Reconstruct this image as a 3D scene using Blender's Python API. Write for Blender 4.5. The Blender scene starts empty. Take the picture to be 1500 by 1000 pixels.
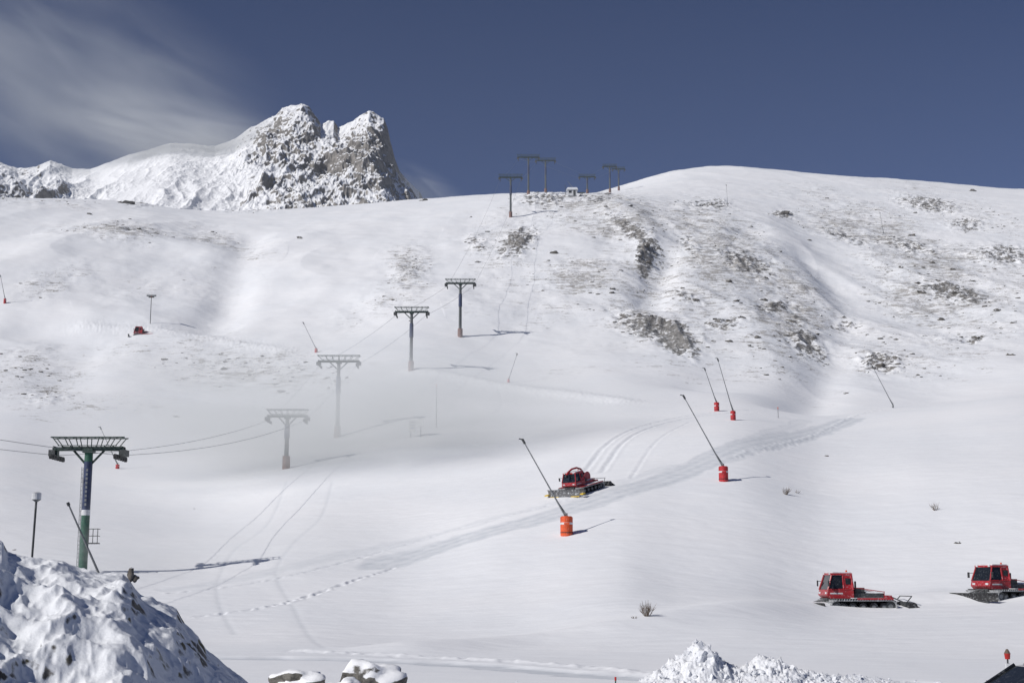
import bpy, math, random
import numpy as np
from mathutils import Vector, Matrix, noise as mnoise
random.seed(4); rng=np.random.RandomState(7)
F=2000.0; TH=math.atan(350/2000.0)
ct,st=math.cos(TH),math.sin(TH)
scene=bpy.context.scene
# ------------------------------------------------------------ survey helpers (bearing/elevation -> world)
def ray(px,py):
    dx=(px-750)/F; dy=(500-py)/F
    k=ct-dy*st
    return dx/k,(st+dy*ct)/k          # x/y , z/y
def W(px,py,y):
    a,b=ray(px,py); return Vector((a*y,y,b*y))
def proj(x,y,z):
    d=y*ct+z*st
    return 750+F*x/d, 500-F*(z*ct-y*st)/d
# ------------------------------------------------------------ numpy noise
RT=[rng.rand(256,256)*2-1 for _ in range(8)]
def vn(x,y,s=0):
    R=RT[s%8]
    xi=np.floor(x).astype(np.int64); yi=np.floor(y).astype(np.int64)
    fx=x-xi; fy=y-yi
    fx=fx*fx*fx*(fx*(fx*6-15)+10); fy=fy*fy*fy*(fy*(fy*6-15)+10)
    a=R[xi&255,yi&255]; b=R[(xi+1)&255,yi&255]; c=R[xi&255,(yi+1)&255]; d=R[(xi+1)&255,(yi+1)&255]
    return (a*(1-fx)+b*fx)*(1-fy)+(c*(1-fx)+d*fx)*fy
def fbm(x,y,o=4,s=0,g=0.5):
    t=0;a=1;n=0
    for i in range(o):
        ca,sa=math.cos(0.6*i+.3),math.sin(0.6*i+.3)
        t=t+a*vn((x*ca-y*sa)*2**i+17.3*i,(x*sa+y*ca)*2**i-9.1*i,s+i); n+=a; a*=g
    return t/n
def rid(x,y,o=4,s=0,g=0.5):
    t=0;a=1;n=0
    for i in range(o):
        ca,sa=math.cos(0.5*i),math.sin(0.5*i)
        v=1-np.abs(vn((x*ca-y*sa)*2**i+7.7*i,(x*sa+y*ca)*2**i+3.1*i,s+i))*2
        t=t+a*v; n+=a; a*=g
    return t/n
def sstep(a,b,x):
    t=np.clip((x-a)/(b-a),0,1); return t*t*(3-2*t)
# ------------------------------------------------------------ terrain control table
C=[-1500,-600,-200,0,150,300,450,600,750,900,990,1080,1200,1350,1500,1700,2100,3000]
Yk=[45,60,75,95,110,130,160,200,240,280,340,400,460,520,600,700,900]
T={0:[1001,960,925,872,832,778,712,655,590,520,412,335,292,300,340,400,500],
150:[1001,962,932,882,838,790,735,680,600,520,420,345,302,297,330,400,500],
300:[1001,963,942,885,845,795,742,685,605,530,430,362,318,309,330,400,500],
450:[1001,963,940,885,835,775,718,665,590,515,425,355,316,305,320,390,480],
600:[1001,965,945,885,830,765,700,640,570,500,415,345,305,293,305,360,450],
750:[1001,966,942,870,800,735,680,625,572,510,410,338,291,284,295,330,420],
900:[1001,967,925,850,783,712,655,605,560,505,410,335,292,285,281,279,340],
990:[1001,966,919,858,786,708,646,602,560,502,408,338,300,284,266,254,330],
1080:[1001,966,916,866,793,708,642,603,563,506,412,350,312,288,264,248,330],
1200:[1001,964,922,886,812,728,660,616,585,535,455,390,335,300,270,258,330],
1350:[1001,964,920,878,805,715,650,603,590,545,465,395,345,308,278,267,330],
1500:[1001,964,915,869,795,705,635,585,574,535,460,395,345,310,284,279,330]}
T[-200]=T[0];T[-600]=T[0];T[-1500]=T[0];T[1700]=T[1500];T[2100]=T[1500];T[3000]=T[1500]
ZT=np.array([[Yk[j]*ray(750,T[c][j])[1] for j in range(len(Yk))] for c in C])   # cols x Y
yk=np.array([0.5,20]+Yk+[1500,4200],float)
ZT=np.concatenate([np.full((len(C),2),-3.42),ZT,ZT[:,-1:]-20,ZT[:,-1:]-60],axis=1)
def pchip(xk,yk_,x):
    h=np.diff(xk); d=np.diff(yk_)/h
    m=np.zeros_like(yk_)
    m[0]=d[0]; m[-1]=d[-1]
    for i in range(1,len(xk)-1):
        if d[i-1]*d[i]>0:
            w1=2*h[i]+h[i-1]; w2=h[i]+2*h[i-1]
            m[i]=(w1+w2)/(w1/d[i-1]+w2/d[i])
    i=np.clip(np.searchsorted(xk,x)-1,0,len(xk)-2)
    t=(x-xk[i])/h[i]
    return (2*t**3-3*t*t+1)*yk_[i]+(t**3-2*t*t+t)*h[i]*m[i]+(-2*t**3+3*t*t)*yk_[i+1]+(t**3-t*t)*h[i]*m[i+1]
px_c=np.concatenate([np.linspace(-5500,-1600,12),np.linspace(-1500,-70,60),np.linspace(-50,1550,1150),np.linspace(1570,3000,60),np.linspace(3100,7000,12)])
yr=np.concatenate([np.linspace(1,38,30),np.linspace(40,75,150),np.linspace(75.3,140,330),np.linspace(140.5,300,330),np.linspace(301,560,330),np.linspace(562,720,90),np.linspace(730,1000,20),np.linspace(1100,4200,16)])
uc=(px_c-750)/F/ct
cu=(np.array(C)-750)/F/ct
Zr=np.stack([pchip(yk,ZT[c],yr) for c in range(len(C))],1)       # Ny x C
def crW(xk,x):
    n=len(xk); E=np.eye(n)
    m=np.zeros((n,n))
    for i in range(n):
        a=max(i-1,0); b=min(i+1,n-1); m[i]=(E[b]-E[a])/(xk[b]-xk[a])
    xc=np.clip(x,xk[0],xk[-1])
    i=np.clip(np.searchsorted(xk,xc)-1,0,n-2); h=xk[i+1]-xk[i]; t=(xc-xk[i])/h
    return ((2*t**3-3*t*t+1)[:,None]*E[i]+((t**3-2*t*t+t)*h)[:,None]*m[i]+(-2*t**3+3*t*t)[:,None]*E[i+1]+((t**3-t*t)*h)[:,None]*m[i+1])
Z=Zr@crW(cu,uc).T
Yg=np.repeat(yr[:,None],len(uc),1); Xg=Yg*uc[None,:]
def ground(x,y):
    u=x/y
    j=int(np.clip(np.searchsorted(uc,u)-1,0,len(uc)-2)); i=int(np.clip(np.searchsorted(yr,y)-1,0,len(yr)-2))
    a=(u-uc[j])/(uc[j+1]-uc[j]); b=(y-yr[i])/(yr[i+1]-yr[i])
    return (Z[i,j]*(1-a)+Z[i,j+1]*a)*(1-b)+(Z[i+1,j]*(1-a)+Z[i+1,j+1]*a)*b
def hit(px,py):
    a,b=ray(px,py)
    j=int(np.clip(np.searchsorted(uc,a)-1,0,len(uc)-2)); f=(a-uc[j])/(uc[j+1]-uc[j])
    col=Z[:,j]*(1-f)+Z[:,j+1]*f
    d=col-b*yr
    m=(d[1:]>=0)&(d[:-1]<0)&(yr[1:]>20)
    k=np.nonzero(m)[0]
    if len(k)==0: y=480.0
    else:
        k=k[0]; y=yr[k]+(yr[k+1]-yr[k])*(-d[k])/(d[k+1]-d[k])
    return Vector((a*y,y,ground(a*y,y)))
PX,PY=proj(Xg,Yg,Z)
def blob(x0,y0,rx,ry,ang=0):
    a=math.radians(ang); dx=PX-x0; dy=PY-y0
    u=(dx*math.cos(a)+dy*math.sin(a))/rx; v=(-dx*math.sin(a)+dy*math.cos(a))/ry
    return np.exp(-(u*u+v*v)**1.4)
far=sstep(210,330,Yg); crest=1-0.75*sstep(420,470,Yg)
vis=(Yg<1000)
up=far*crest
right=sstep(820,950,PX)
Z=Z+ (fbm(Xg/55,Yg/70,4,1)*2.3*up + fbm(Xg/18,Yg/26,3,3)*0.7*up)*vis
Z=Z+ right*up*(rid(Xg/48+0.25*Yg/48,Yg/120,3,2)-0.4)*2.2*vis
Z=Z+ (1-right)*up*(rid(Xg/60-0.35*Yg/60,Yg/100,2,5)-0.4)*2.2*sstep(620,450,PX)*vis
mid=sstep(60,100,Yg)*(1-far)
Z=Z+mid*fbm(Xg/24,Yg/34,3,4)*0.28
def seg_dist(pts,pad=25):
    D=np.full(Z.shape,1e9)
    P=[(p.x,p.y) for p in pts]
    ymin=min(p[1] for p in P)-pad; ymax=max(p[1] for p in P)+pad
    r0,r1=np.searchsorted(yr,ymin),np.searchsorted(yr,ymax)
    xs=Xg[r0:r1];ys=Yg[r0:r1]; sub=np.full(xs.shape,1e9)
    for (ax,ay),(bx,by) in zip(P[:-1],P[1:]):
        dx,dy=bx-ax,by-ay; L=dx*dx+dy*dy+1e-9
        t=np.clip(((xs-ax)*dx+(ys-ay)*dy)/L,0,1)
        d=np.hypot(xs-ax-t*dx,ys-ay-t*dy)
        sub=np.minimum(sub,d)
    D[r0:r1]=sub
    return D
def line(pp,n=4):
    out=[]
    P=[hit(*p) for p in pp]
    for i in range(len(P)-1):
        p0=P[max(i-1,0)];p1=P[i];p2=P[i+1];p3=P[min(i+2,len(P)-1)]
        for k in range(n):
            t=k/n
            out.append(0.5*((2*p1)+(p2-p0)*t+(2*p0-5*p1+4*p2-p3)*t*t+(3*p1-p0-3*p2+p3)*t**3))
    out.append(P[-1]); return out
for pp,w,dep in [([(370,345),(345,400),(312,480)],6,-2.0),([(1100,330),(1080,345)],6,-1.6),([(975,370),(955,420),(950,440)],5,-3),
                 ([(1180,385),(1235,440),(1215,530),(1170,600)],5,-1.4),([(1040,440),(1060,520),(1040,560)],8,-1.6),
                 ([(905,300),(950,345),(940,390)],6,2.2),([(1120,320),(1180,420),(1200,500)],8,1.5),
                 ([(60,480),(120,500),(100,560)],8,-1.6),([(160,340),(250,360),(330,380)],9,1.6)]:
    D=seg_dist(line(pp,3)); Z=Z+dep*np.exp(-(D/w)**2)
# ploughed parking shelf lip where the groomers stand
LIP=[(600,954),(700,948),(800,938),(950,914),(1150,893),(1300,883),(1500,873),(1700,866)]
D=seg_dist(line(LIP,3),12); m=np.exp(-(D/2.6)**2); Z=Z+0.5*m
rock=np.zeros_like(Z)
for b,s in [((965,480,75,24,14),1),((760,358,42,22,-35),.95),((945,372,14,30,10),1),((990,500,42,16,20),1),((1395,424,66,13,8),.9),((1290,535,44,14,5),.85),
          ((1060,470,36,14,0),.75),((930,345,60,12,35),.85),((1145,315,22,8,0),.9),((1425,495,30,9,-20),.85),((1360,300,60,14,10),.85),((1412,328,34,12,0),.85),
          ((1030,300,40,10,0),.75),((795,292,50,14,0),.8),((360,305,60,8,0),.65),((210,298,30,7,0),.6),((1130,440,36,12,0),.8),((700,360,16,24,-40),.7),((70,580,40,16,0),.5),((1470,372,70,18,0),.8),((1240,470,26,10,0),.7),
          ((1180,510,40,18,20),.8),((1000,420,40,10,20),.65),((1330,360,70,14,15),.75),((1090,380,60,14,25),.8),((880,295,60,10,0),.7),((600,400,30,24,-30),.6),((1390,490,60,12,0),.65),((190,345,60,10,5),.5),((1240,350,60,12,20),.7),
          ((1010,355,30,12,30),.7),((1160,470,24,30,0),.7),((1050,300,24,12,0),.8)]:
    rock=np.maximum(rock,s*blob(*b))
rn=rid(Xg/5.5,Yg/8,4,3,0.6)
Z=Z+rock*rock*(rn*1.9)+ rock*vn(Xg/1.3,Yg/1.8,6)*0.35
grass=np.zeros_like(Z)
for b,s in [((850,405,90,34,0),1),((600,395,42,34,-30),.9),((900,320,120,45,15),1),((1060,360,120,66,25),1),((1150,470,80,100,-10),1),((950,470,110,40,10),.9),
          ((1380,410,170,66,15),1),((1280,340,150,56,20),.9),((190,345,100,24,5),.85),((70,412,70,20,-15),.75),((310,352,80,24,10),.75),((340,535,210,36,6),.85),((60,560,100,60,0),.55),
          ((560,440,90,30,-20),.65),((1400,310,170,34,12),.7),((740,370,80,66,-40),.7),((40,290,140,14,0),.6),((40,500,60,25,0),.65),((150,590,120,25,0),.45),((1000,420,260,140,0),.6),((250,430,120,60,0),.3),((1320,520,190,60,0),.6),((1200,560,120,40,0),.4)]:
    grass=np.maximum(grass,s*blob(*b))
grass=np.clip(grass+0.35*fbm(Xg/22,Yg/30,3,2)*(grass>0.05),0,1)
Z=Z+grass*far*(fbm(Xg/4,Yg/5,3,5)*0.55)
groom=np.zeros_like(Z)
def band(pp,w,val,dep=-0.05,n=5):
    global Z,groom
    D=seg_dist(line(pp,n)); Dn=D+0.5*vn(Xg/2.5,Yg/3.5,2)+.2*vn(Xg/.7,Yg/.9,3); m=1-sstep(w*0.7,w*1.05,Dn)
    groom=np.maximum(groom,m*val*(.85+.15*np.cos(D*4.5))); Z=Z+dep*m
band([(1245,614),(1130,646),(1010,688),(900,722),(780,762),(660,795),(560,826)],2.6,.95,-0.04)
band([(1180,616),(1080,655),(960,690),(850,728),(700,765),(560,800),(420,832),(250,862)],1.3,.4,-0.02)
def groove(pp,w,dep,rim=0.0,rough=0.0,off=0.0,g=0.5):
    global Z,groom
    D=seg_dist(line(pp,6)); D=np.abs(D-off)
    Z=Z+dep*np.exp(-(D/w)**2)+rim*np.exp(-((D-2.2*w)/w)**2)+rough*np.exp(-(D/(2*w))**2)*vn(Xg/0.35,Yg/0.5,1)
    groom=np.maximum(groom,g*np.exp(-(D/w)**2))
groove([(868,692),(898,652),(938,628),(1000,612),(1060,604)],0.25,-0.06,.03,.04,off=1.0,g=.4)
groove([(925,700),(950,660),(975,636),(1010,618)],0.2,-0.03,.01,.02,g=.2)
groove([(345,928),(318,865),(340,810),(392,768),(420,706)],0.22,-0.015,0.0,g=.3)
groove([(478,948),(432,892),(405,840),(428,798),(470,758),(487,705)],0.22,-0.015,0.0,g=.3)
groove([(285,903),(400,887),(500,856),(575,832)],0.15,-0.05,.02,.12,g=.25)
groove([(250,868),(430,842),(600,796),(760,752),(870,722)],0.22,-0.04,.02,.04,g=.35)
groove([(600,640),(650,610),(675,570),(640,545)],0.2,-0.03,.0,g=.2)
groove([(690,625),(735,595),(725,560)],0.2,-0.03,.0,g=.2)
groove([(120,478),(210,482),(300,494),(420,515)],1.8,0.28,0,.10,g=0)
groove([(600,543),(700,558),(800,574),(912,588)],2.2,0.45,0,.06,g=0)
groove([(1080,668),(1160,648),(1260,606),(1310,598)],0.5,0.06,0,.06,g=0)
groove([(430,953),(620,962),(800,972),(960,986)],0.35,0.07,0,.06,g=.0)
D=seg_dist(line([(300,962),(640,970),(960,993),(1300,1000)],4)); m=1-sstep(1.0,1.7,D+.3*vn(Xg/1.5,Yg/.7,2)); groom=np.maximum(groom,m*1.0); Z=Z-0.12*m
Z=Z+ (0.035*fbm(Xg/2.2,Yg/1.0,3,6)*sstep(40,70,Yg)*(1-sstep(150,240,Yg)))
Z=Z+far*vis*fbm(Xg/7,Yg/3.5,3,7)*0.22
def grid_mesh(name,X,Y,Zz,attrs=None):
    ny,nx=X.shape
    co=np.stack([X,Y,Zz],-1).reshape(-1,3).astype(np.float32)
    me=bpy.data.meshes.new(name)
    me.vertices.add(len(co)); me.vertices.foreach_set('co',co.ravel())
    idx=np.arange(ny*nx).reshape(ny,nx)
    q=np.stack([idx[:-1,:-1],idx[:-1,1:],idx[1:,1:],idx[1:,:-1]],-1).reshape(-1,4).astype(np.int32)
    me.loops.add(q.size); me.loops.foreach_set('vertex_index',q.ravel())
    me.polygons.add(len(q)); me.polygons.foreach_set('loop_start',np.arange(0,q.size,4,dtype=np.int32))
    me.update(calc_edges=True)
    me.polygons.foreach_set('use_smooth',np.ones(len(q),dtype=bool))
    for k,v in (attrs or {}).items():
        a=me.attributes.new(k,'FLOAT','POINT'); a.data.foreach_set('value',v.reshape(-1).astype(np.float32))
    ob=bpy.data.objects.new(name,me); scene.collection.objects.link(ob); return ob
# ------------------------------------------------------------ materials
def newmat(name):
    m=bpy.data.materials.new(name); m.use_nodes=True; nt=m.node_tree
    return m,nt,nt.nodes['Principled BSDF']
def node(nt,t,**k):
    n=nt.nodes.new(t)
    for a,b in k.items(): setattr(n,a,b)
    return n
def math_(nt,op,a,b=None,c=None,clamp=False):
    n=nt.nodes.new('ShaderNodeMath'); n.operation=op; n.use_clamp=clamp
    for i,v in enumerate((a,b,c)):
        if v is None: continue
        if isinstance(v,(int,float)): n.inputs[i].default_value=v
        else: nt.links.new(v,n.inputs[i])
    return n.outputs[0]
def noise_(nt,vec,scale,detail=4,rough=.55,dist=0):
    n=nt.nodes.new('ShaderNodeTexNoise'); n.inputs['Scale'].default_value=scale; n.inputs['Detail'].default_value=detail
    n.inputs['Roughness'].default_value=rough; n.inputs['Distortion'].default_value=dist
    if vec is not None: nt.links.new(vec,n.inputs['Vector'])
    return n.outputs['Fac']
def mapping(nt,vec,sc,rot=(0,0,0)):
    n=nt.nodes.new('ShaderNodeMapping'); n.inputs['Scale'].default_value=sc; n.inputs['Rotation'].default_value=rot; nt.links.new(vec,n.inputs['Vector']); return n.outputs[0]
def mixc(nt,f,a,b):
    n=nt.nodes.new('ShaderNodeMix'); n.data_type='RGBA'
    for s,v in ((n.inputs[0],f),(n.inputs[6],a),(n.inputs[7],b)):
        if isinstance(v,(int,float)): s.default_value=v
        elif isinstance(v,tuple): s.default_value=(*v,1)
        else: nt.links.new(v,s)
    return n.outputs[2]
def maprange(nt,v,a,b,c=0,d=1):
    n=nt.nodes.new('ShaderNodeMapRange'); n.interpolation_type='SMOOTHSTEP'
    nt.links.new(v,n.inputs[0])
    for i,x in enumerate((a,b,c,d)): n.inputs[i+1].default_value=x
    return n.outputs[0]
SNOW=(0.85,0.86,0.88)
def terrain_mat():
    m,nt,b=newmat('snow_ground')
    tc=node(nt,'ShaderNodeTexCoord').outputs['Object']
    def att(n):
        a=node(nt,'ShaderNodeAttribute'); a.attribute_name=n; return a.outputs['Fac']
    rk,gr,gm=att('rock'),att('grass'),att('groom')
    geo=node(nt,'ShaderNodeNewGeometry'); sep=node(nt,'ShaderNodeSeparateXYZ'); nt.links.new(geo.outputs['Normal'],sep.inputs[0])
    nz=sep.outputs[2]
    n1=noise_(nt,mapping(nt,tc,(0.30,0.16,1.5)),1.0,5,.65,.7)
    n2=noise_(nt,tc,1.9,4,.7)
    n3=noise_(nt,tc,0.09,3,.5)
    s=math_(nt,'ADD',math_(nt,'MULTIPLY',n1,0.6),math_(nt,'MULTIPLY',n2,0.40))
    s=math_(nt,'ADD',s,math_(nt,'MULTIPLY',math_(nt,'SUBTRACT',gr,0.5),0.17))
    s=math_(nt,'ADD',s,math_(nt,'MULTIPLY',math_(nt,'SUBTRACT',n3,0.5),0.24))
    gf=math_(nt,'MULTIPLY',maprange(nt,s,0.53,0.65),maprange(nt,gr,0.05,0.35))
    r1=noise_(nt,mapping(nt,tc,(0.45,0.35,0.8)),1.0,6,.68,.3)
    rs=math_(nt,'ADD',r1,math_(nt,'MULTIPLY',math_(nt,'SUBTRACT',rk,0.5),0.30))
    rs=math_(nt,'ADD',rs,math_(nt,'MULTIPLY',math_(nt,'SUBTRACT',0.88,nz),0.45))
    rf=math_(nt,'MULTIPLY',maprange(nt,rs,0.56,0.62),maprange(nt,rk,0.08,0.3))
    # wind-blown dusting breaks up the rock faces
    rf=math_(nt,'MULTIPLY',rf,maprange(nt,noise_(nt,tc,1.1,5,.7),.36,.48,.25,1))
    snow=mixc(nt,maprange(nt,noise_(nt,tc,0.05,4),.3,.7),(0.82,0.835,0.86),(0.87,0.875,0.89))
    gn=noise_(nt,mapping(nt,tc,(1.2,1.2,1)),1.0,4)
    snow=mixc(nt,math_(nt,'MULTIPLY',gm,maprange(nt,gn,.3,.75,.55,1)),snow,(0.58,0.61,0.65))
    grc=mixc(nt,noise_(nt,tc,3,3),(0.20,0.18,0.155),(0.38,0.36,0.33))
    rc=mixc(nt,maprange(nt,noise_(nt,tc,1.3,5,.7),.3,.7),(0.08,0.076,0.07),(0.28,0.265,0.25))
    col=mixc(nt,math_(nt,'MULTIPLY',gf,.8),snow,grc); col=mixc(nt,rf,col,rc)
    nt.links.new(col,b.inputs['Base Color']); b.inputs['Roughness'].default_value=.8; b.inputs['Specular IOR Level'].default_value=.2
    bp=node(nt,'ShaderNodeBump'); bp.inputs['Strength'].default_value=.5; bp.inputs['Distance'].default_value=.35
    h=math_(nt,'ADD',math_(nt,'MULTIPLY',noise_(nt,mapping(nt,tc,(.35,.9,.9)),.8,6,.6),.5),math_(nt,'MULTIPLY',n1,math_(nt,'MULTIPLY',gr,1.8)))
    h=math_(nt,'ADD',h,math_(nt,'MULTIPLY',rf,.6))
    nt.links.new(h,bp.inputs['Height']); nt.links.new(bp.outputs[0],b.inputs['Normal'])
    return m
def rocksnow_mat(name,lo=.45,hi=.62,scale=1.0,rc1=(0.10,0.09,0.085),rc2=(0.32,0.30,0.27),bd=.3,warm=None,attr=None,snow=SNOW):
    m,nt,b=newmat(name)
    tc=node(nt,'ShaderNodeTexCoord').outputs['Object']
    geo=node(nt,'ShaderNodeNewGeometry'); sep=node(nt,'ShaderNodeSeparateXYZ'); nt.links.new(geo.outputs['Normal'],sep.inputs[0])
    n1=noise_(nt,tc,1.0*scale,6,.65); n2=noise_(nt,tc,.2*scale,4,.6)
    v=math_(nt,'ADD',sep.outputs[2],math_(nt,'MULTIPLY',math_(nt,'SUBTRACT',n1,.5),.8))
    v=math_(nt,'ADD',v,math_(nt,'MULTIPLY',math_(nt,'SUBTRACT',n2,.5),.9))
    if attr:
        a=node(nt,'ShaderNodeAttribute'); a.attribute_name=attr
        v=math_(nt,'SUBTRACT',v,math_(nt,'MULTIPLY',math_(nt,'SUBTRACT',a.outputs['Fac'],.5),.30))
    f=maprange(nt,v,lo,hi)
    rc=mixc(nt,maprange(nt,noise_(nt,tc,2.2*scale,5,.7),.3,.7),rc1,rc2)
    if warm: rc=mixc(nt,maprange(nt,noise_(nt,tc,.6*scale,3,.6),.5,.62),rc,warm)
    nt.links.new(mixc(nt,f,rc,snow),b.inputs['Base Color']); b.inputs['Roughness'].default_value=.8; b.inputs['Specular IOR Level'].default_value=.25
    bp=node(nt,'ShaderNodeBump'); bp.inputs['Strength'].default_value=.6; bp.inputs['Distance'].default_value=bd
    nt.links.new(noise_(nt,tc,1.5*scale,7,.65),bp.inputs['Height']); nt.links.new(bp.outputs[0],b.inputs['Normal'])
    return m
def paint(name,c,rough=.45,metal=0,dirt=.25,scale=3,dc=(0.75,0.78,0.8)):
    m,nt,b=newmat(name); tc=node(nt,'ShaderNodeTexCoord').outputs['Object']
    n=noise_(nt,tc,scale,6,.65)
    c2=tuple(x*.7 for x in c)
    col=mixc(nt,maprange(nt,n,.35,.65),c,c2)
    col=mixc(nt,math_(nt,'MULTIPLY',maprange(nt,noise_(nt,tc,scale*2.3,5,.7),.52,.7),dirt),col,dc)
    nt.links.new(col,b.inputs['Base Color']); b.inputs['Roughness'].default_value=rough; b.inputs['Metallic'].default_value=metal
    return m
M_ground=terrain_mat()
M_peak=rocksnow_mat('mountain_rock_snow',.41,.53,.09,(0.10,0.095,0.09),(0.30,0.28,0.26),2.2,attr='crag')
M_out=rocksnow_mat('outcrop_rock_snow',.46,.57,1.3,(0.035,0.033,0.03),(0.19,0.18,0.165),.08,warm=(0.085,0.078,0.035),snow=(.79,.81,.84))
M_cap=rocksnow_mat('capped_rock_snow',.30,.42,1.6,(0.05,0.048,0.045),(0.2,0.19,0.17),.06)
M_stone=rocksnow_mat('loose_rock',.66,.80,1.4,(0.05,0.047,0.043),(0.20,0.18,0.16),.1)
M_snow,nt_,b_=newmat('piled_snow')
_tc=node(nt_,'ShaderNodeTexCoord').outputs['Object']
nt_.links.new(mixc(nt_,noise_(nt_,_tc,1.5,5),(0.74,0.76,0.80),(0.86,0.87,0.89)),b_.inputs['Base Color']); b_.inputs['Roughness'].default_value=.8
_bp=node(nt_,'ShaderNodeBump'); _bp.inputs['Distance'].default_value=.06; nt_.links.new(noise_(nt_,_tc,6,6,.7),_bp.inputs['Height']); nt_.links.new(_bp.outputs[0],b_.inputs['Normal'])
RED=paint('red_paint',(0.40,0.018,0.025),.35,dirt=.3); ORANGE=paint('orange_pad',(0.75,0.10,0.02),.6,dirt=.15); REDPAD=paint('red_pad',(0.50,0.02,0.025),.6,dirt=.15)
BLACK=paint('black_rubber',(0.02,0.02,0.022),.7,dirt=.3); GLASS=paint('cab_glass',(0.015,0.018,0.022),.08,dirt=.08)
STEEL=paint('dark_steel',(0.055,0.06,0.062),.6,.0,dirt=.15); GALV=paint('galvanised_steel',(0.22,0.23,0.235),.55,.3,dirt=.2)
MAST=paint('pylon_mast_paint',(0.07,0.08,0.085),.55,0,dirt=.15,scale=2)
GREEN=paint('green_paint',(0.02,0.10,0.06),.5,dirt=.1); BLUE=paint('navy_panel',(0.03,0.045,0.11),.5,dirt=.05); WHITE=paint('white_paint',(0.72,0.73,0.74),.5,dirt=.2)
DGREEN=paint('dark_green_paint',(0.02,0.045,0.037),.55,dirt=.12); YEL=paint('yellow_paint',(0.75,0.5,0.02),.5); TRK=paint('snowy_track',(0.36,0.37,0.38),.7,dirt=1,scale=2.0)
BLADE=paint('snowy_blade_steel',(0.12,0.12,0.125),.7,dirt=.9,scale=1.6)
TWIG=paint('dry_twig',(0.16,0.12,0.09),.8,dirt=.1); CARP=paint('car_paint_dark',(0.015,0.017,0.022),.2,.2,dirt=.1); REDL=paint('red_lens',(0.5,0.02,0.015),.3,dirt=0)
RUST=paint('pylon_foot_pad',(0.22,0.12,0.10),.8,dirt=.4)
SNOWD=paint('snow_dusting',(0.8,0.82,0.85),.8,dirt=0)
# ------------------------------------------------------------ ground object
g=grid_mesh('snow_terrain',Xg,Yg,Z,{'rock':rock,'grass':grass,'groom':groom}); g.data.materials.append(M_ground)
# ------------------------------------------------------------ rocky mountain
def sil(pts,x):
    a=np.array(pts,float); return np.interp(x,a[:,0],a[:,1])
S=[(-900,330),(-400,260),(-200,250),(-60,222),(0,236),(30,246),(55,243),(75,234),(92,240),(108,247),(135,247),(165,236),(190,226),(215,220),(250,209),(285,211),(315,214),(345,202),(365,188),(385,176),(400,168),(412,157),(425,153),(440,150),(450,155),(462,170),(470,181),(478,176),(488,175),(495,187),(505,181),(517,175),(528,167),(540,161),(553,168),(562,173),(568,188),(572,208),(579,232),(586,250),(600,265),(615,280),(622,294),(640,310),(700,345),(900,380)]
ppx=np.concatenate([np.linspace(-900,-40,70),np.linspace(-38,660,820),np.linspace(670,900,20)])
py_=np.concatenate([np.linspace(820,1000,20),np.linspace(1003,1360,330),np.linspace(1363,1500,60),np.linspace(1520,2000,15)])
pu=(ppx-750)/F/0.96
PYY=np.repeat(py_[:,None],len(pu),1); PXX=PYY*pu[None,:]
yc=1340.0
sv=sil(S,ppx)
zc=np.array([yc*ray(750,s)[1] for s in sv])[None,:]
k=np.exp(-np.linspace(-2.5,2.5,121)**2); k/=k.sum()
svs=np.convolve(np.pad(sv,60,mode='edge'),k,'valid'); zs=np.array([yc*ray(750,s)[1] for s in svs])[None,:]
zb=np.array([1000*ray(750,330)[1]]*len(pu))[None,:]
t=np.clip((PYY-1000)/(yc-1000),0,1)
body=zb+(zs-zb)*(t**1.05)
top=zc-zs
wt=sstep(.62,1.0,t)
Zp=body+top*wt
crag=np.interp(ppx,[-900,-60,20,75,110,160,330,400,560,600,640,900],[.5,.6,.7,.7,.35,.22,.35,1,1.1,.8,.5,.4])[None,:]
crag=np.clip(crag+.35*fbm(PXX/60,PYY/50,3,6),.08,1.25)
warpx=PXX+18*fbm(PXX/60,PYY/60,3,2)
env=np.sin(np.pi*np.clip(t,0,1)**.9)**.7
Zp=Zp+(.25+.75*crag)*env*((rid(warpx/48,PYY/170,3,1,.5)-.35)*19)
Zp=Zp+crag*(0.25+env*.75)*((rid(PXX/17,PYY/30,4,4,.6)-.4)*8.0)
Zp=Zp+crag*fbm(PXX/4,PYY/6,3,3,.6)*2.6*(.45+.55*env)
back=np.clip((PYY-yc)/200,0,2); Zp=Zp-back*90
fr=np.clip((1000-PYY)/180,0,1); Zp=Zp-fr*110
pk=grid_mesh('rocky_mountain',PXX,PYY,Zp,{'crag':crag+0*PYY}); pk.data.materials.append(M_peak)
# ------------------------------------------------------------ foreground rock outcrop
S2=[(-900,700),(-200,745),(-60,775),(0,786),(12,790),(20,806),(45,812),(70,818),(100,818),(128,828),(160,834),(188,836),(200,848),(215,866),(240,878),(268,890),(280,908),(300,925),(312,945),(335,965),(360,985),(385,1006),(430,1060),(600,1100)]
opx=np.linspace(-700,520,900); oy=np.concatenate([np.linspace(9,31,420),np.linspace(31.1,42,60)])
ou=(opx-750)/F/1.0
OY=np.repeat(oy[:,None],len(ou),1); OX=OY*ou[None,:]
yc=27.0
s2=sil(S2,opx); zc=np.array([yc*ray(750,s)[1] for s in s2])[None,:]
k=np.exp(-np.linspace(-2.5,2.5,81)**2); k/=k.sum(); s2s=np.convolve(np.pad(s2,40,mode='edge'),k,'valid'); zs=np.array([yc*ray(750,s)[1] for s in s2s])[None,:]
t=np.clip((OY-9)/(yc-9),0,1)
base=-3.5-0.4*(1-t)
Zo=base+(zs-base)*sstep(0,1,t)**.75+(zc-zs)*sstep(.7,1,t)
ampl=np.clip((zs+3.4)/2.0,0,1)
e=.15+.85*np.sin(np.pi*t)**.8
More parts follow.
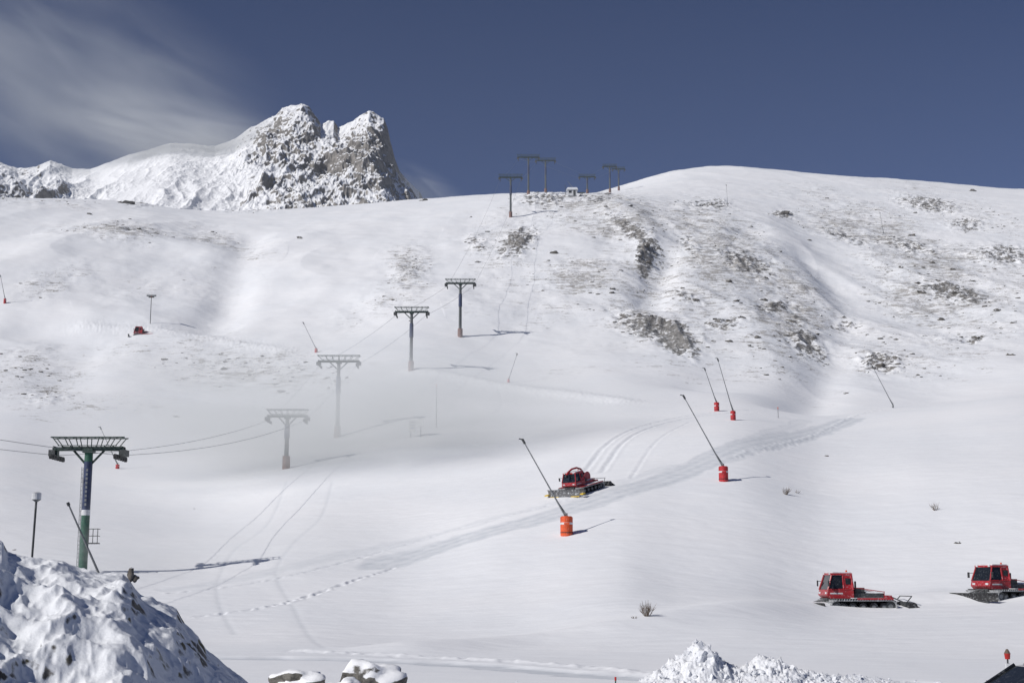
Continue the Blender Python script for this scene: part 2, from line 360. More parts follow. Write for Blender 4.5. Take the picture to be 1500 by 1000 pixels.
Zo=Zo+ampl*e*(fbm(OX/2.6+.3*OY,OY/3.0,3,2,.5)*.45+(rid(OX/1.5,OY/1.9,4,4,.5)-.4)*.30)+ampl*(rid(OX/.6,OY/.8,3,5,.55)-.4)*.09*(.35+.65*e)+ampl*fbm(OX/.2,OY/.25,3,1,.6)*.03
Zo=Zo-np.clip((OY-yc)/9,0,2)**1.2*3.2*ampl
Zo=np.where(ampl<.02,-4.2,Zo)
ro=grid_mesh('rock_outcrop',OX,OY,Zo); ro.data.materials.append(M_out)
# ------------------------------------------------------------ mesh builder
class MB:
    def __init__(s): s.v=[];s.f=[];s.m=[];s.mats=[]
    def mi(s,mat):
        if mat not in s.mats: s.mats.append(mat)
        return s.mats.index(mat)
    def add(s,vs,fs,mat,M=None):
        o=len(s.v); s.v+= [tuple(M@Vector(v)) if M else tuple(v) for v in vs]
        k=s.mi(mat)
        for f in fs: s.f.append([i+o for i in f]); s.m.append(k)
    def box(s,c,d,mat,M=None,taper=1.0,rot=None):
        R=Matrix.Rotation(rot[0],3,rot[1]) if rot else None
        vs=[]
        for z in (-.5,.5):
            k=1 if z<0 else taper
            for x,y in ((-.5,-.5),(.5,-.5),(.5,.5),(-.5,.5)):
                p=Vector((x*d[0]*k,y*d[1]*k,z*d[2]))
                if R: p=R@p
                vs.append(p+Vector(c))
        s.add(vs,[(3,2,1,0),(4,5,6,7),(0,1,5,4),(1,2,6,5),(2,3,7,6),(3,0,4,7)],mat,M)
    def cyl(s,a,b,r0,r1,mat,n=12,M=None):
        a=Vector(a);b=Vector(b);d=(b-a)
        if d.length<1e-6: return
        q=d.to_track_quat('Z','Y'); vs=[]
        for p,r in ((a,r0),(b,r1)):
            for i in range(n):
                t=2*math.pi*i/n; vs.append(p+q@Vector((r*math.cos(t),r*math.sin(t),0)))
        fs=[(i,(i+1)%n,n+(i+1)%n,n+i) for i in range(n)]+[tuple(range(n-1,-1,-1)),tuple(range(n,2*n))]
        s.add(vs,fs,mat,M)
    def prism(s,prof,y0,y1,mat,M=None):
        n=len(prof); vs=[(x,y0,z) for x,z in prof]+[(x,y1,z) for x,z in prof]
        fs=[tuple(range(n)),tuple(range(2*n-1,n-1,-1))]+[(i,n+i,n+(i+1)%n,(i+1)%n) for i in range(n)]
        s.add(vs,fs,mat,M)
    def obj(s,name,bevel=0,smooth=False):
        me=bpy.data.meshes.new(name); me.from_pydata(s.v,[],s.f)
        for m in s.mats: me.materials.append(m)
        for p,k in zip(me.polygons,s.m): p.material_index=k; p.use_smooth=smooth
        me.update()
        o=bpy.data.objects.new(name,me); scene.collection.objects.link(o)
        if bevel:
            b=o.modifiers.new('bevel','BEVEL'); b.width=bevel; b.segments=2; b.limit_method='ANGLE'
        return o
# ------------------------------------------------------------ lift pylons
heads=[]
def pylon(base,H,Wd,near=False,yaw=0.0,rec=True):
    b=MB(); beam=DGREEN
    r=.33 if near else .36
    hz=H-1.15
    if near:
        b.cyl((0,0,-3),(0,0,H*.42),r*1.05,r,GREEN,20); b.cyl((0,0,H*.42),(0,0,H*.46),r+.01,r+.01,WHITE,20)
        b.cyl((0,0,H*.46),(0,0,H*.82),r,r,BLUE,20); b.cyl((0,0,H*.82),(0,0,hz),r,r*.95,GREEN,20)
        for i in range(9): b.box((.02,-r-.005,H*.50+i*.34),(.16,.012,.2),GALV)
        for z in (2.3,2.85,3.4):
            b.box((.75,0,z),(.75,.05,.05),STEEL); b.box((1.12,0,z),(.05,.6,.05),STEEL); b.box((.75,-.3,z),(.75,.05,.05),STEEL)
        for x in (.42,.75,1.12):
            b.box((x,-.3,2.85),(.05,.05,1.15),STEEL)
        b.box((.75,0,2.25),(.8,.65,.05),STEEL)
        for i in range(24): b.box((-.45,0,.5+i*.33),(.03,.34,.03),GALV)
        for y in (-.18,.18): b.box((-.45,y,4.3),(.035,.035,8),GALV)
    else:
        b.cyl((0,0,-2.5),(0,0,hz),r,r*.72,MAST,14)
        b.cyl((0,0,-1),(0,0,1.7),r*1.5,r*1.45,RUST,14)
        b.cyl((0,0,H*.52),(0,0,H*.74),r+.02,r,BLUE,14)
        for i in range(int(H/.45)): b.box((-.46,0,.5+i*.42),(.03,.3,.03),STEEL)
    w=Wd/2
    b.box((0,0,hz+.1),(.8,.9,.35),beam)
    for y in (-.28,.28):
        b.box((0,y,hz+.25),(Wd*.96,.14,.26),beam)
    for i in range(9):
        x=-w*.92+i*w*1.84/8; b.box((x,0,hz+.42),(.07,1.0,.06),beam)
    for y in (-.55,.55):
        b.box((0,y,H),(Wd,.08,.09),beam); b.box((0,y,hz+.48),(Wd*.80,.06,.06),beam)
        for i in range(7):
            x=-w*.95+i*w*1.9/6; b.cyl((x*.80,y,hz+.45),(x,y,H),.04,.04,beam,6)
    for i in range(11):
        x=-w*.97+i*w*1.94/10; b.box((x,0,H-.045),(.05,1.1,.04),beam)
    for sx in (-1,1):
        b.cyl((0,0,hz-1.2),(sx*w*.42,0,hz+.15),.09,.09,beam,8)
        x=sx*w*.86
        b.box((x,0,hz-.05),(.16,.5,.9),beam)
        b.box((x,0,hz-.35),(.12,3.2,.16),STEEL)
        for i in range(6):
            yy=-1.5+i*.6
            b.cyl((x-.09,yy,hz-.48),(x+.09,yy,hz-.48),.2,.2,BLACK,14)
        b.box((x+sx*.3,0,hz-.1),(.5,1.0,.5),STEEL)
    o=b.obj('ski_lift_pylon'); o.location=base; o.rotation_euler=(0,0,yaw)
    if rec: heads.append((Vector(base),H,w*.86,yaw,hz))
    return o
def pyl(px,py,top,wpx=None,near=False,y=None):
    if y is None: p=hit(px,py)
    else:
        a,_=ray(px,top); p=Vector((a*y,y,ground(a*y,y)))
    tz=ray(px,top)[1]*p.y; H=tz-p.z
    Wd=(wpx or 52)*p.y/F
    return pylon(p,H,Wd,near)
p0=Vector((-47,62,ground(-47,62))); pylon(p0,15.2,5.9,False)
pyl(121,838,641,108,True)
pyl(419,686,600,62); pyl(494,640,521,64); pyl(602,542,450,52); pyl(674,493,409,46); pyl(748,318,256,37)
for px,top,wp,y in [(774,227,35,470),(799,232,32,500),(860,256,26,520),(893,241,22,560),(906,245,20,600)]:
    pyl(px,0,top,wp,False,y=y)
def cable(a,b,sag,r=.035,name='lift_cable'):
    cu_=bpy.data.curves.new(name,'CURVE'); cu_.dimensions='3D'; cu_.bevel_depth=r; cu_.bevel_resolution=1
    sp=cu_.splines.new('POLY'); n=20; sp.points.add(n)
    for i in range(n+1):
        t=i/n; p=a.lerp(b,t); sp.points[i].co=(p.x,p.y,p.z-sag*4*t*(1-t),1)
    o=bpy.data.objects.new(name,cu_); scene.collection.objects.link(o); cu_.materials.append(GALV); return o
for i in range(len(heads)-1):
    A,B=heads[i],heads[i+1]
    for s in (-1,1):
        a=A[0]+Vector((s*A[2],0,A[4]-.26)); b=B[0]+Vector((s*B[2],0,B[4]-.26))
        cable(a,b,(b-a).length*.012,.020)
# ------------------------------------------------------------ snow-making lances
def lance(px,py,tx,ty,padm,ph=1.35,r=.45):
    p=hit(px,py); tip=W(tx,ty,p.y-0.5)-p
    b=MB()
    b.cyl((0,0,-.3),(0,0,ph*.94),r,r*1.02,padm,20); b.cyl((0,0,ph*.94),(0,0,ph),r*1.02,r*.8,padm,20)
    b.cyl((0,0,ph*.55),(0,0,ph*.66),r*1.03,r*1.03,WHITE,20)
    b.box((0,-r*1.02,ph*.6),(r*.9,.03,.14),padm); b.cyl((0,0,ph*.1),(0,0,ph*.14),r*1.04,r*1.04,BLACK,20)
    b.cyl((0,0,.2),(0,0,ph+.25),.09,.09,GALV,8)
    foot=Vector((0,0,ph*.9)); b.cyl(foot,foot+(tip-foot)*.45,.075,.06,GALV,8); b.cyl(foot+(tip-foot)*.45,tip,.055,.04,GALV,8)
    d=(tip-foot).normalized(); b.cyl(tip-d*.1,tip+d*.35,.10,.10,STEEL,8); b.cyl(tip+d*.3,tip+d*.3+Vector((-.3,0,.05)),.05,.05,STEEL,6)
    b.cyl(foot+(tip-foot)*.25,Vector((.1,0,ph)),.035,.035,STEEL,6)
    o=b.obj('snow_lance'); o.location=p; return o
lance(830,783,768,648,ORANGE,1.5,.5); lance(1060,704,1003,583,REDPAD,1.4,.45)
lance(1074,615,1052,528,REDPAD,1.25,.36); lance(1050,602,1033,542,REDPAD,1.3,.38); lance(463,516,445,474,REDPAD,.8,.32)
lance(1308,597,1279,538,GALV,.5,.15); lance(745,560,757,520,REDPAD,.6,.22); lance(172,686,148,628,REDPAD,.6,.28); lance(7,444,1,405,REDPAD,1.1,.32)
lance(1066,302,1064,272,GALV,.6,.15); lance(1294,342,1289,312,GALV,.6,.15)
a0=W(138,824,26.8); d0=W(101,740,26.8)-a0
b=MB(); b.cyl(tuple(-d0*.5),tuple(d0),.026,.016,GALV,8); b.cyl(tuple(d0),tuple(d0*1.05),.032,.032,STEEL,8)
o=b.obj('snow_lance'); o.location=a0
# ------------------------------------------------------------ snow groomers
def wheel(b,x,y0,y1,z,r,mat=BLACK):
    b.cyl((x,y0,z),(x,y1,z),r,r,mat,18); b.cyl((x,y0-.02,z),(x,y0,z),r*.5,r*.5,GALV,12); b.cyl((x,y1,z),(x,y1+.02,z),r*.5,r*.5,GALV,12)
def groomer(loc,yaw,winch=False,pitch=0,s=1.0,roll=0):
    b=MB()
    deck=RED if winch else STEEL
    for sy in (-1,1):
        y0,y1=(sy*.75,sy*1.95) if sy>0 else (-1.95,-.75)
        R=.42; xa,xb=-1.95,1.95; zc_=.46; path=[]
        for i in range(13):
            t=-math.pi/2+math.pi*i/12; path.append((xb+R*math.cos(t)*(1),zc_+R*math.sin(t)))
        for i in range(13):
            t=math.pi/2+math.pi*i/12; path.append((xa+R*math.cos(t),zc_+R*math.sin(t)))
        n=len(path); vs=[];fs=[]
        for (x,z) in path:
            cx=max(min(x,xb),xa); dx,dz=x-cx,z-zc_; L=math.hypot(dx,dz); ix,iz=cx+dx/L*(R-.06),zc_+dz/L*(R-.06)
            vs+=[(x,y0,z),(x,y1,z),(ix,y1,iz),(ix,y0,iz)]
        for i in range(n):
            j=(i+1)%n
            for k in range(4): fs.append((i*4+k,i*4+(k+1)%4,j*4+(k+1)%4,j*4+k))
        b.add(vs,fs,TRK)
        per=[]
        for i in range(22): per.append((xa+(xb-xa)*i/21,zc_+R,0)); per.append((xa+(xb-xa)*i/21,zc_-R,0))
        for i in range(1,7):
            t=-math.pi/2+math.pi*i/7; per.append((xb+R*math.cos(t),zc_+R*math.sin(t),t)); t2=t+math.pi; per.append((xa+R*math.cos(t2),zc_+R*math.sin(t2),t2))
        for x,z,t in per:
            if t==0: b.box((x,(y0+y1)/2,z+(.04 if z>zc_ else -.04)),(.045,abs(y1-y0)+.06,.09),TRK)
            else: b.box((x+.04*math.cos(t),(y0+y1)/2,z+.04*math.sin(t)),(.09,abs(y1-y0)+.06,.045),TRK,rot=(-t,'Y'))
        for i in range(5): wheel(b,-1.5+i*.75,y0+.25,y1-.25,.40,.30)
        wheel(b,xb,y0+.2,y1-.2,zc_,.34,STEEL); wheel(b,xa,y0+.2,y1-.2,zc_,.34,STEEL)
        b.box((0,sy*1.35,.98),(4.1,1.15,.05),deck); b.box((-.6,sy*1.35,1.02),(2.6,1.0,.05),SNOWD)
    b.box((0,0,.75),(4.6,1.45,.55),STEEL)
    lowp=[(.45,1.0),(2.15,1.0),(2.38,1.22),(2.30,1.62),(.45,1.62)]
    b.prism(lowp,-1.1,1.1,RED)
    def frus(prof,wb,wt,mat,zb_=1.62,zt=2.62):
        n=len(prof); f=lambda z:wb+(wt-wb)*(z-zb_)/(zt-zb_)
        vs=[(x,-f(z),z) for x,z in prof]+[(x,f(z),z) for x,z in prof]
        fs=[tuple(range(n)),tuple(range(2*n-1,n-1,-1))]+[(i,n+i,n+(i+1)%n,(i+1)%n) for i in range(n)]
        b.add(vs,fs,mat)
    frus([(.50,1.625),(2.27,1.625),(1.95,2.62),(.55,2.62)],1.06,.90,GLASS)
    for sy in (-1,1):
        yb,yt=sy*1.075,sy*.915
        b.cyl((2.30,yb,1.6),(1.96,yt,2.64),.06,.06,RED,8); b.cyl((.49,yb,1.6),(.56,yt,2.64),.10,.10,RED,8); b.cyl((1.15,yb,1.6),(1.15,yt,2.64),.06,.06,RED,8)
        b.cyl((.49,yb,1.63),(2.30,yb,1.63),.05,.05,RED,8)
        b.add([(.5,sy*1.085,1.62),(1.15,sy*1.085,1.62),(1.15,sy*.935,2.62),(.56,sy*.935,2.62),(.5,sy*1.0,1.62),(1.15,sy*1.0,1.62),(1.15,sy*.86,2.62),(.56,sy*.86,2.62)],[(0,1,2,3),(7,6,5,4),(0,4,5,1),(1,5,6,2),(2,6,7,3),(3,7,4,0)],RED)
        b.box((.83,sy*1.015,2.2),(.36,.10,.42),GLASS)
        b.cyl((2.0,sy*1.0,2.2),(2.3,sy*1.35,2.2),.025,.025,BLACK,6); b.box((2.32,sy*1.37,2.05),(.06,.2,.42),BLACK)
        b.box((2.36,sy*.75,1.38),(.06,.3,.14),WHITE); b.box((1.7,sy*1.105,1.35),(.9,.012,.10),WHITE)
    b.box((1.25,0,2.70),(1.55,1.95,.14),RED); b.box((1.2,0,2.80),(1.35,1.75,.09),SNOWD)
    for y in (-.7,.7): b.box((2.02,y,2.73),(.09,.22,.13),WHITE)
    b.cyl((.75,.5,2.8),(.75,.5,2.98),.07,.06,ORANGE,10)
    b.box((-.75,0,1.18),(2.2,1.7,.36),deck); b.box((-.10,0,1.50),(.7,1.5,.5),STEEL); b.box((-2.05,0,1.12),(.5,2.2,.18),RED)
    b.box((-1.1,.0,1.42),(1.2,1.5,.14),SNOWD,taper=.85)
    b.cyl((.25,-.85,1.3),(.25,-.85,2.6),.08,.08,STEEL,10); b.cyl((.25,.85,1.3),(.25,.85,2.2),.07,.07,BLACK,10)
    for sy in (-1,1):
        b.cyl((-1.8,sy*.95,1.45),(.3,sy*.95,1.75),.03,.03,RED,6); b.cyl((-1.8,sy*.95,1.2),(-1.8,sy*.95,1.5),.03,.03,RED,6)
        b.box((-.8,sy*1.96,.98),(2.6,.04,.14),RED)
    bh=.55 if winch else .40
    bm_=BLADE if winch else BLACK
    prof=[]
    for i in range(7):
        t=-.9+1.8*i/6; prof.append((3.45-.35*math.cos(t)*1.0+.3,bh+bh*math.sin(t)))
    prof2=[(x-.06,z) for x,z in reversed(prof)]
    b.prism(prof+prof2,-2.15,2.15,bm_)
    for sy in (-1,1):
        M=Matrix.Translation((3.42,sy*2.15,0))@Matrix.Rotation(sy*.45,4,'Z')@Matrix.Translation((-3.42,0,0))
        if sy>0: b.prism(prof+prof2,.0,.75,bm_,M)
        else: b.prism(prof+prof2,-.75,.0,bm_,M)
        b.cyl((2.0,sy*.5,.6),(3.35,sy*.7,bh-.05),.09,.09,STEEL,8); b.cyl((2.1,sy*.3,1.0),(3.3,sy*.5,bh+.2),.05,.05,GALV,8)
        b.box((3.52,sy*1.6,.06),(.08,1.3,.1),YEL if winch else STEEL)
        if winch: b.box((3.45,sy*2.75,.35),(.5,.5,.14),YEL)
    b.cyl((-2.2,0,.8),(-3.1,0,.6),.12,.12,STEEL,8); b.box((-3.2,0,.62),(.35,3.6,.3),STEEL)
    b.cyl((-3.45,-2.1,.42),(-3.45,2.1,.42),.33,.33,BLACK,14)
    b.prism([(-3.6,.55),(-3.55,.62),(-4.35,.12),(-4.38,.05)],-2.1,2.1,BLACK)
    for sy in (-1,1): b.cyl((-2.3,sy*.6,1.15),(-3.2,sy*.7,.75),.05,.05,GALV,8); b.cyl((-3.3,sy*1.2,.7),(-3.7,sy*1.2,1.15),.04,.04,STEEL,6)
    b.cyl((-3.7,-1.2,1.15),(-3.7,1.2,1.15),.035,.035,STEEL,6)
    if winch:
        b.cyl((-.9,-.55,1.85),(-.9,.55,1.85),.5,.5,STEEL,18); b.cyl((-.9,-.6,1.85),(-.9,-.55,1.85),.62,.62,RED,18); b.cyl((-.9,.55,1.85),(-.9,.6,1.85),.62,.62,RED,18)
        pts=[(-.9,0,2.3),(-.5,0,2.85),(.3,0,3.15),(1.3,0,3.15),(2.1,0,2.9),(2.6,0,2.5)]
        for p,q in zip(pts[:-1],pts[1:]): b.cyl(p,q,.13,.12,RED,8)
        b.cyl((2.6,-.12,2.45),(2.6,.12,2.45),.2,.2,BLACK,12)
    o=b.obj('snow_groomer',bevel=.02); o.location=loc; o.rotation_euler=(roll,pitch,yaw); o.scale=(s,s,s)
    return o
p=hit(1262,889); groomer(p+Vector((0,1.5,-.36)),math.radians(184),s=.92)
p=hit(1482,874); groomer(p+Vector((.2,1.5,-.36)),math.radians(200),s=.88)
p=hit(852,719); groomer(p+Vector((0,0,-.12)),math.radians(230),True,pitch=math.radians(13),s=.76)
p=hit(212,487); groomer(p+Vector((0,0,-1.6)),math.radians(190),s=1.0)
# ------------------------------------------------------------ poles & signs
def lamp_pole():
    yy=36.0; top=W(54,720,yy); bot=W(46,812,yy); b=MB()
    d=top-bot; b.cyl((0,0,-1.5),tuple(d-Vector((0,0,.18))),.03,.03,STEEL,8)
    t=d; b.cyl(tuple(t-Vector((0,0,.26))),tuple(t-Vector((0,0,.2))),.04,.12,GALV,14); b.cyl(tuple(t-Vector((0,0,.2))),tuple(t-Vector((0,0,.03))),.12,.12,WHITE,16); b.cyl(tuple(t-Vector((0,0,.03))),tuple(t),.125,.05,WHITE,16)
    o=b.obj('weather_sensor_pole'); o.location=bot
lamp_pole()
def marker(px,py,ty,head=None,r=.05):
    p=hit(px,py); h=ray(px,ty)[1]*p.y-p.z; b=MB(); b.cyl((0,0,-.5),(0,0,h),r,r*.8,STEEL,8); b.cyl((0,0,h-.3),(0,0,h),r*1.4,r*1.4,ORANGE,8)
    name='marker_pole'
    if head=='T': b.box((0,0,h),(2.2,.3,.35),GALV); b.box((0,-.02,h-.35),(1.3,.15,.25),STEEL); name='sign_post'
    o=b.obj(name); o.location=p
marker(220,474,433,'T',.09); marker(639,626,563); marker(1140,612,596,None,.04)
p=hit(609,640); b=MB()
for x in (-.75,.75): b.cyl((x,0,-.4),(x,0,2.2),.05,.05,GALV,8)
b.box((-.5,-.08,1.45),(1.1,.05,1.5),WHITE,rot=(.1,'Y')); b.box((.65,-.1,1.85),(1.1,.05,1.0),WHITE,rot=(-.12,'Y'))
for z in (1.2,1.55,1.9): b.box((-.5,-.115,z),(.7,.01,.06),BLUE)
o=b.obj('piste_sign'); o.location=p; o.rotation_euler=(0,0,-.5); o.scale=(1.15,1.15,1.15)
p=hit(838,288); b=MB()
b.box((0,0,1.1),(3.2,2.4,2.2),WHITE); b.prism([(-2.1,2.2),(2.1,2.2),(1.6,2.9),(-1.6,2.9)],-1.6,1.6,M_snow); b.box((-.7,-1.215,1.4),(1,.03,.8),GLASS); b.box((.8,-1.215,1.0),(.8,.03,1.9),STEEL)
b.cyl((1.0,0,2.4),(-1.6,0,5.6),.08,.06,GALV,8); b.cyl((-2.4,0,0),(-2.4,0,4.2),.07,.07,STEEL,8); b.box((3.2,0,1.4),(2.6,.3,.35),DGREEN)
o=b.obj('lift_station_hut'); o.location=p
yy=40; a_,_=ray(1475,950); gz=ground(a_*yy,yy); h=ray(1475,950)[1]*yy-gz; b=MB()
b.cyl((0,0,-.3),(0,0,h-.1),.025,.025,STEEL,8); b.cyl((0,0,h-.28),(0,0,h-.12),.07,.09,REDL,12); b.cyl((0,0,h-.12),(0,0,h),.09,.03,TWIG,12); b.box((0,0,h-.5),(.12,.1,.2),WHITE)
o=b.obj('signal_post'); o.location=(a_*yy,yy,gz)
yy=41; b=MB(); b.cyl((0,0,-.2),(0,0,.45),.02,.02,GREEN,8); b.cyl((0,0,.4),(0,0,.5),.03,.03,REDL,8); o=b.obj('marker_stake'); o.location=(W(889,0,yy).x,yy,ground(W(889,0,yy).x,yy))
# ------------------------------------------------------------ parked car
b=MB()
bp_=[(-2.1,.35),(2.05,.35),(2.15,.6),(2.05,.82),(1.1,.95),(-1.95,.98),(-2.12,.75)]
b.prism(bp_,-.86,.86,CARP)
cp=[(-1.85,.97),(1.05,.95),(.35,1.42),(-.1,1.47),(-1.2,1.46),(-1.65,1.36)]
n=len(cp); f=lambda z:.82-.2*(z-.95)/.5
b.add([(x,-f(z),z) for x,z in cp]+[(x,f(z),z) for x,z in cp],[tuple(range(n)),tuple(range(2*n-1,n-1,-1))]+[(i,n+i,n+(i+1)%n,(i+1)%n) for i in range(n)],GLASS)
b.box((-.6,0,1.475),(1.5,1.22,.045),CARP,taper=.93)
for sy in (-1,1):
    b.cyl((1.05,sy*.83,.96),(.33,sy*.635,1.45),.035,.035,CARP,8); b.cyl((-.35,sy*.83,.96),(-.4,sy*.63,1.47),.035,.035,CARP,8); b.cyl((-1.85,sy*.82,.97),(-1.35,sy*.63,1.45),.06,.06,CARP,8)
    b.box((.75,sy*.98,1.0),(.12,.2,.14),CARP); b.box((2.08,sy*.6,.68),(.1,.35,.14),WHITE); b.box((-2.06,sy*.65,.8),(.1,.3,.16),REDL)
    for x in (-1.3,1.32):
        b.cyl((x,sy*.70,.32),(x,sy*.9,.32),.32,.32,BLACK,20); b.cyl((x,sy*.9,.32),(x,sy*.91,.32),.2,.2,GALV,14)
o=b.obj('parked_car',bevel=.03); cx=W(1528,980,31).x; o.location=(cx,31,ground(cx,31)+.05); o.rotation_euler=(0,0,math.radians(188))
# ------------------------------------------------------------ rocks
def ico(sub=2):
    import bmesh
    bm=bmesh.new(); bmesh.ops.create_icosphere(bm,subdivisions=sub,radius=1); v=[tuple(x.co) for x in bm.verts]; f=[tuple(l.index for l in x.verts) for x in bm.faces]; bm.free(); return v,f
I1,I2,I3=ico(1),ico(2),ico(4)
def lump(b,c,s,mat,I=I2,rough=.35,seed=0,sc=1.3):
    V,Fc=I; o=Vector((seed*3.7,seed*1.9,seed*5.1)); out=[]
    for v in V:
        v=Vector(v); k=1+rough*mnoise.noise(v*sc+o)*2+rough*.5*mnoise.noise(v*sc*3+o)
        out.append(Vector((v.x*s[0]*k,v.y*s[1]*k,v.z*s[2]*k))+Vector(c))
    b.add(out,Fc,mat)
b=MB()
lst=[(440,349,6),(812,371,6),(922,302,7),(1147,314,8),(1403,795,5),(1210,668,3),(1402,428,7),(1378,468,5),(1430,495,8),(1425,412,6),(1290,535,8),(1068,470,4),(132,314,5),(60,545,4),(258,610,4),(285,745,2),(1120,440,5),(620,294,5),(1020,440,4),(1240,576,4),(690,318,3),(20,805,3),(1185,352,5),(1320,392,4),(1345,415,6),(1350,428,5),(1460,455,5),(1480,520,5),(40,285,7),(188,298,9),(600,470,3),(1085,465,5),(1235,465,4),(700,384,4),(1045,500,4),(1365,385,6),(1395,395,4),(1425,280,5),(1335,345,5),(890,285,5),(945,360,7),(950,385,7),(935,375,6)]
for i,(px,py,s) in enumerate(lst):
    p=hit(px,py); r=s*p.y/F*.9
    for k in range(random.randint(1,3)):
        q=Vector((p.x+random.uniform(-1,1)*r*1.4*(k>0),p.y+random.uniform(-1,1)*r*(k>0),0)); q.z=ground(q.x,q.y)
        rr=r*random.uniform(.4,1)*(1 if k==0 else .6); lump(b,q,(rr*1.3,rr,rr*.65),M_stone,I2,.4,i*3+k)
cand=np.argwhere((Yg>215)&(Yg<560)&(PX>-40)&(PX<1540)&((rock>.25)|(grass>.5)))
for k in range(800):
    i,j=cand[rng.randint(len(cand))]; x,y,z=Xg[i,j],Yg[i,j],Z[i,j]; r=rng.uniform(.12,.4)*(1.8 if rng.rand()<.12 else 1)
    lump(b,(x,y,z),(r*1.4,r,r*.7),M_stone,I1,.4,k+200)
b.obj('scattered_rocks')
for px,py,y,w,h in [(440,992,44,.85,.42),(541,985,43,.95,.72),(505,1003,42,.5,.3)]:
    b=MB(); x=W(px,py,y).x; gz=ground(x,y); lump(b,(0,0,0),(w,w*.8,h),M_cap,I3,.30,px,1.3); o=b.obj('snow_covered_boulder',smooth=True); o.location=(x,y,gz+.08)
b=MB(); q=W(192,842,26.6); lump(b,(0,0,0),(.07,.07,.13),M_stone,I2,.3,3); lump(b,(.07,.03,-.06),(.08,.07,.07),M_stone,I2,.3,5); o=b.obj('pointed_rock'); o.location=q
# ------------------------------------------------------------ ploughed snow pile
b=MB()
cx=W(1030,960,46).x
def pileh(dx,dy):
    h=1.25*math.exp(-((dx+.05)/.7)**2)+.6*math.exp(-((dx-2.0)/1.2)**2)+.5*math.exp(-((dx+1.2)/.8)**2)+.28*math.exp(-((dx-4.2)/3.0)**2)
    return h*math.exp(-(dy/1.1)**2)
px_=np.linspace(-4,10,420); py2=np.linspace(-3.2,3.2,200); PXg,PYg=np.meshgrid(px_,py2)
PH=np.vectorize(pileh)(PXg,PYg); PH=PH*(1+.30*fbm(PXg/.6,PYg/.6,3,2,.6))+PH.clip(0,.45)*(.55*np.round((rid(PXg/.45,PYg/.4,2,4)+.0)*3)/3*.6+.25*rid(PXg/.13,PYg/.13,3,6,.6))-.12*(PH<.06)
sp=grid_mesh('snow_pile',PXg+cx,PYg+46,PH-3.44); sp.data.materials.append(M_snow)
for k in range(420):
    dx=rng.normal(1.2,2.6); dy=rng.normal(-.3,.9); h=pileh(dx,dy)
    if h<.06 and rng.rand()<.7: continue
    r=rng.uniform(.03,.10)*(1+.5*(h>.8)); s_=[r*rng.uniform(.6,1.5) for _ in range(3)]
    lump(b,(cx+dx,46+dy,-3.42+h*1.02+rng.uniform(-.02,.06)),s_,M_snow,I1,.6,k,1.9)
ch=b.obj('clods'); ch.parent=sp
# ------------------------------------------------------------ bare shrubs
def shrub(px,py,s,nb=26):
    p=hit(px,py); b=MB()
    for i in range(nb):
        a=rng.uniform(0,6.28); t=rng.uniform(.1,.9); L=s*rng.uniform(.5,1)
        d=Vector((math.cos(a)*t,math.sin(a)*t,1)).normalized(); o0=Vector((math.cos(a)*.05,math.sin(a)*.05,-.1)); m=o0+d*L*.5; e=o0+d*L+Vector((0,0,.05*s))
        b.cyl(o0,m,.014,.010,TWIG,5); b.cyl(m,e,.010,.004,TWIG,5)
        for k in range(3):
            d2=(d+Vector((rng.uniform(-.7,.7),rng.uniform(-.7,.7),rng.uniform(-.1,.4)))).normalized(); b.cyl(m,m+d2*L*.35,.008,.004,TWIG,4)
    o=b.obj('bare_shrub'); o.location=p
shrub(948,902,1.0,30); shrub(1151,724,1.0,20); shrub(1370,747,.9,16); shrub(70,578,2.0,14); shrub(1168,722,.5,8); shrub(930,905,.35,8)
# ------------------------------------------------------------ wind-blown snow (real volumes)
def mist(name,c,dims,dens,nscale,lo,hi,rotz=0,roty=0,stretch=(1,1,1),glow=.22,tint=(.93,.96,1)):
    import bmesh
    me=bpy.data.meshes.new(name); bm=bmesh.new(); bmesh.ops.create_icosphere(bm,subdivisions=4,radius=1.01); bm.to_mesh(me); bm.free()
    o=bpy.data.objects.new(name,me); scene.collection.objects.link(o); o.location=c; o.scale=dims; o.rotation_euler=(0,roty,rotz)
    m=bpy.data.materials.new(name); m.use_nodes=True; nt=m.node_tree; nt.nodes.clear()
    out=node(nt,'ShaderNodeOutputMaterial'); vs=node(nt,'ShaderNodeVolumePrincipled'); nt.links.new(vs.outputs[0],out.inputs['Volume'])
    vs.inputs['Color'].default_value=(.96,.98,1,1); vs.inputs['Anisotropy'].default_value=0
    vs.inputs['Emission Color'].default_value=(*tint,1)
    if nscale is None:
        vs.inputs['Density'].default_value=dens; vs.inputs['Emission Strength'].default_value=dens*glow; vs.inputs['Density Attribute'].default_value=''  # even haze also emits weakly, a painted-in glow that lifts the shadows
        me.materials.append(m); return o
    tc=node(nt,'ShaderNodeTexCoord').outputs['Object']
    ln=node(nt,'ShaderNodeVectorMath',operation='LENGTH'); nt.links.new(tc,ln.inputs[0])
    fall=maprange(nt,ln.outputs['Value'],1.0,0.1)
    nz=noise_(nt,mapping(nt,tc,stretch),nscale,3,.55,.5)
    d=math_(nt,'MULTIPLY',math_(nt,'MULTIPLY',maprange(nt,nz,lo,hi),fall),dens)
    nt.links.new(d,vs.inputs['Density'])
    # weak emission added to brighten the mist, standing in for multiply scattered sunlight
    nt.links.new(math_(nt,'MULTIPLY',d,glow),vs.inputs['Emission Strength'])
    me.materials.append(m); return o
c=W(140,140,1330); mist('spindrift_plume',c,(320,90,140),.014,1.6,.28,.85,roty=math.radians(32),stretch=(1.2,1,1.7),glow=.13,tint=(.85,.92,1))
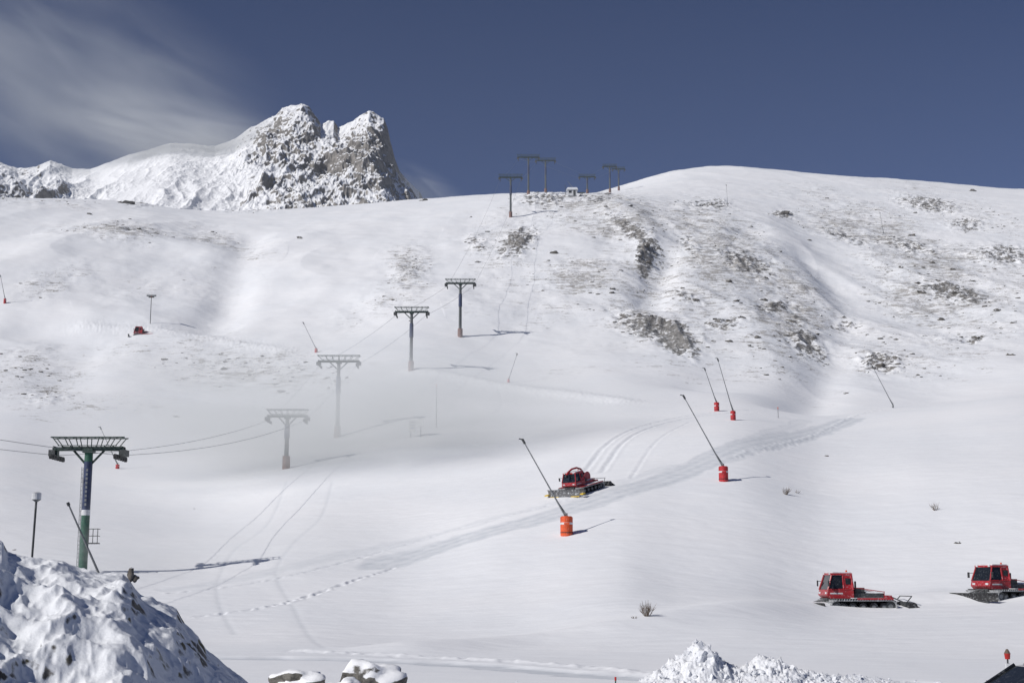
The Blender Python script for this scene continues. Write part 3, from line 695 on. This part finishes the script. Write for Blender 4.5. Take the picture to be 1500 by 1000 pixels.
c=W(270,205,1290); mist('spindrift_plume',c,(180,50,52),.030,1.8,.25,.80,roty=math.radians(14),stretch=(1,1,1.6),glow=.24)
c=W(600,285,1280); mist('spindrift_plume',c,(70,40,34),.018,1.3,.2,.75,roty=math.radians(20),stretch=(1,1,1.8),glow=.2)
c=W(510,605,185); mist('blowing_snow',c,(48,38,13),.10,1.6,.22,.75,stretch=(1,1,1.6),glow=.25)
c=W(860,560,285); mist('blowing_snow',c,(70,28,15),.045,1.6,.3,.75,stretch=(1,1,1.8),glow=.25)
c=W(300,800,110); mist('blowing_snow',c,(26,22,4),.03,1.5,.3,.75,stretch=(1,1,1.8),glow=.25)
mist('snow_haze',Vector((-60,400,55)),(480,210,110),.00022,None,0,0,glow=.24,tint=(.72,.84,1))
# ------------------------------------------------------------ light, sky, camera
el=math.radians(35); hx,hy=-0.86,-0.51
to_sun=Vector((hx*math.cos(el),hy*math.cos(el),math.sin(el)))
L=bpy.data.lights.new('sun','SUN'); L.energy=3.6; L.angle=math.radians(.6); L.color=(1,.965,.92)
lo=bpy.data.objects.new('sun',L); scene.collection.objects.link(lo); lo.rotation_euler=to_sun.to_track_quat('Z','Y').to_euler()
w=bpy.data.worlds.new('World'); scene.world=w; w.use_nodes=True; nt=w.node_tree
sk=node(nt,'ShaderNodeTexSky'); sk.sky_type='NISHITA'; sk.sun_disc=False; sk.sun_elevation=el; sk.sun_rotation=math.atan2(hx,hy); sk.altitude=3000; sk.air_density=.75; sk.dust_density=.2; sk.ozone_density=3.5
bg=nt.nodes['Background']
mx=node(nt,'ShaderNodeMix',data_type='RGBA',blend_type='MULTIPLY'); mx.inputs[0].default_value=1; nt.links.new(sk.outputs[0],mx.inputs[6]); mx.inputs[7].default_value=(.95,.84,.94,1)
nt.links.new(mx.outputs[2],bg.inputs[0]); bg.inputs[1].default_value=.063
cam=bpy.data.cameras.new('camera'); cam.sensor_width=36; cam.lens=48; cam.clip_end=12000; cam.clip_start=.1
co=bpy.data.objects.new('camera',cam); scene.collection.objects.link(co); co.location=(0,0,0); co.rotation_euler=(math.pi/2+TH,0,0)
scene.camera=co
scene.view_settings.view_transform='Standard'; scene.view_settings.look='None'; scene.view_settings.exposure=0
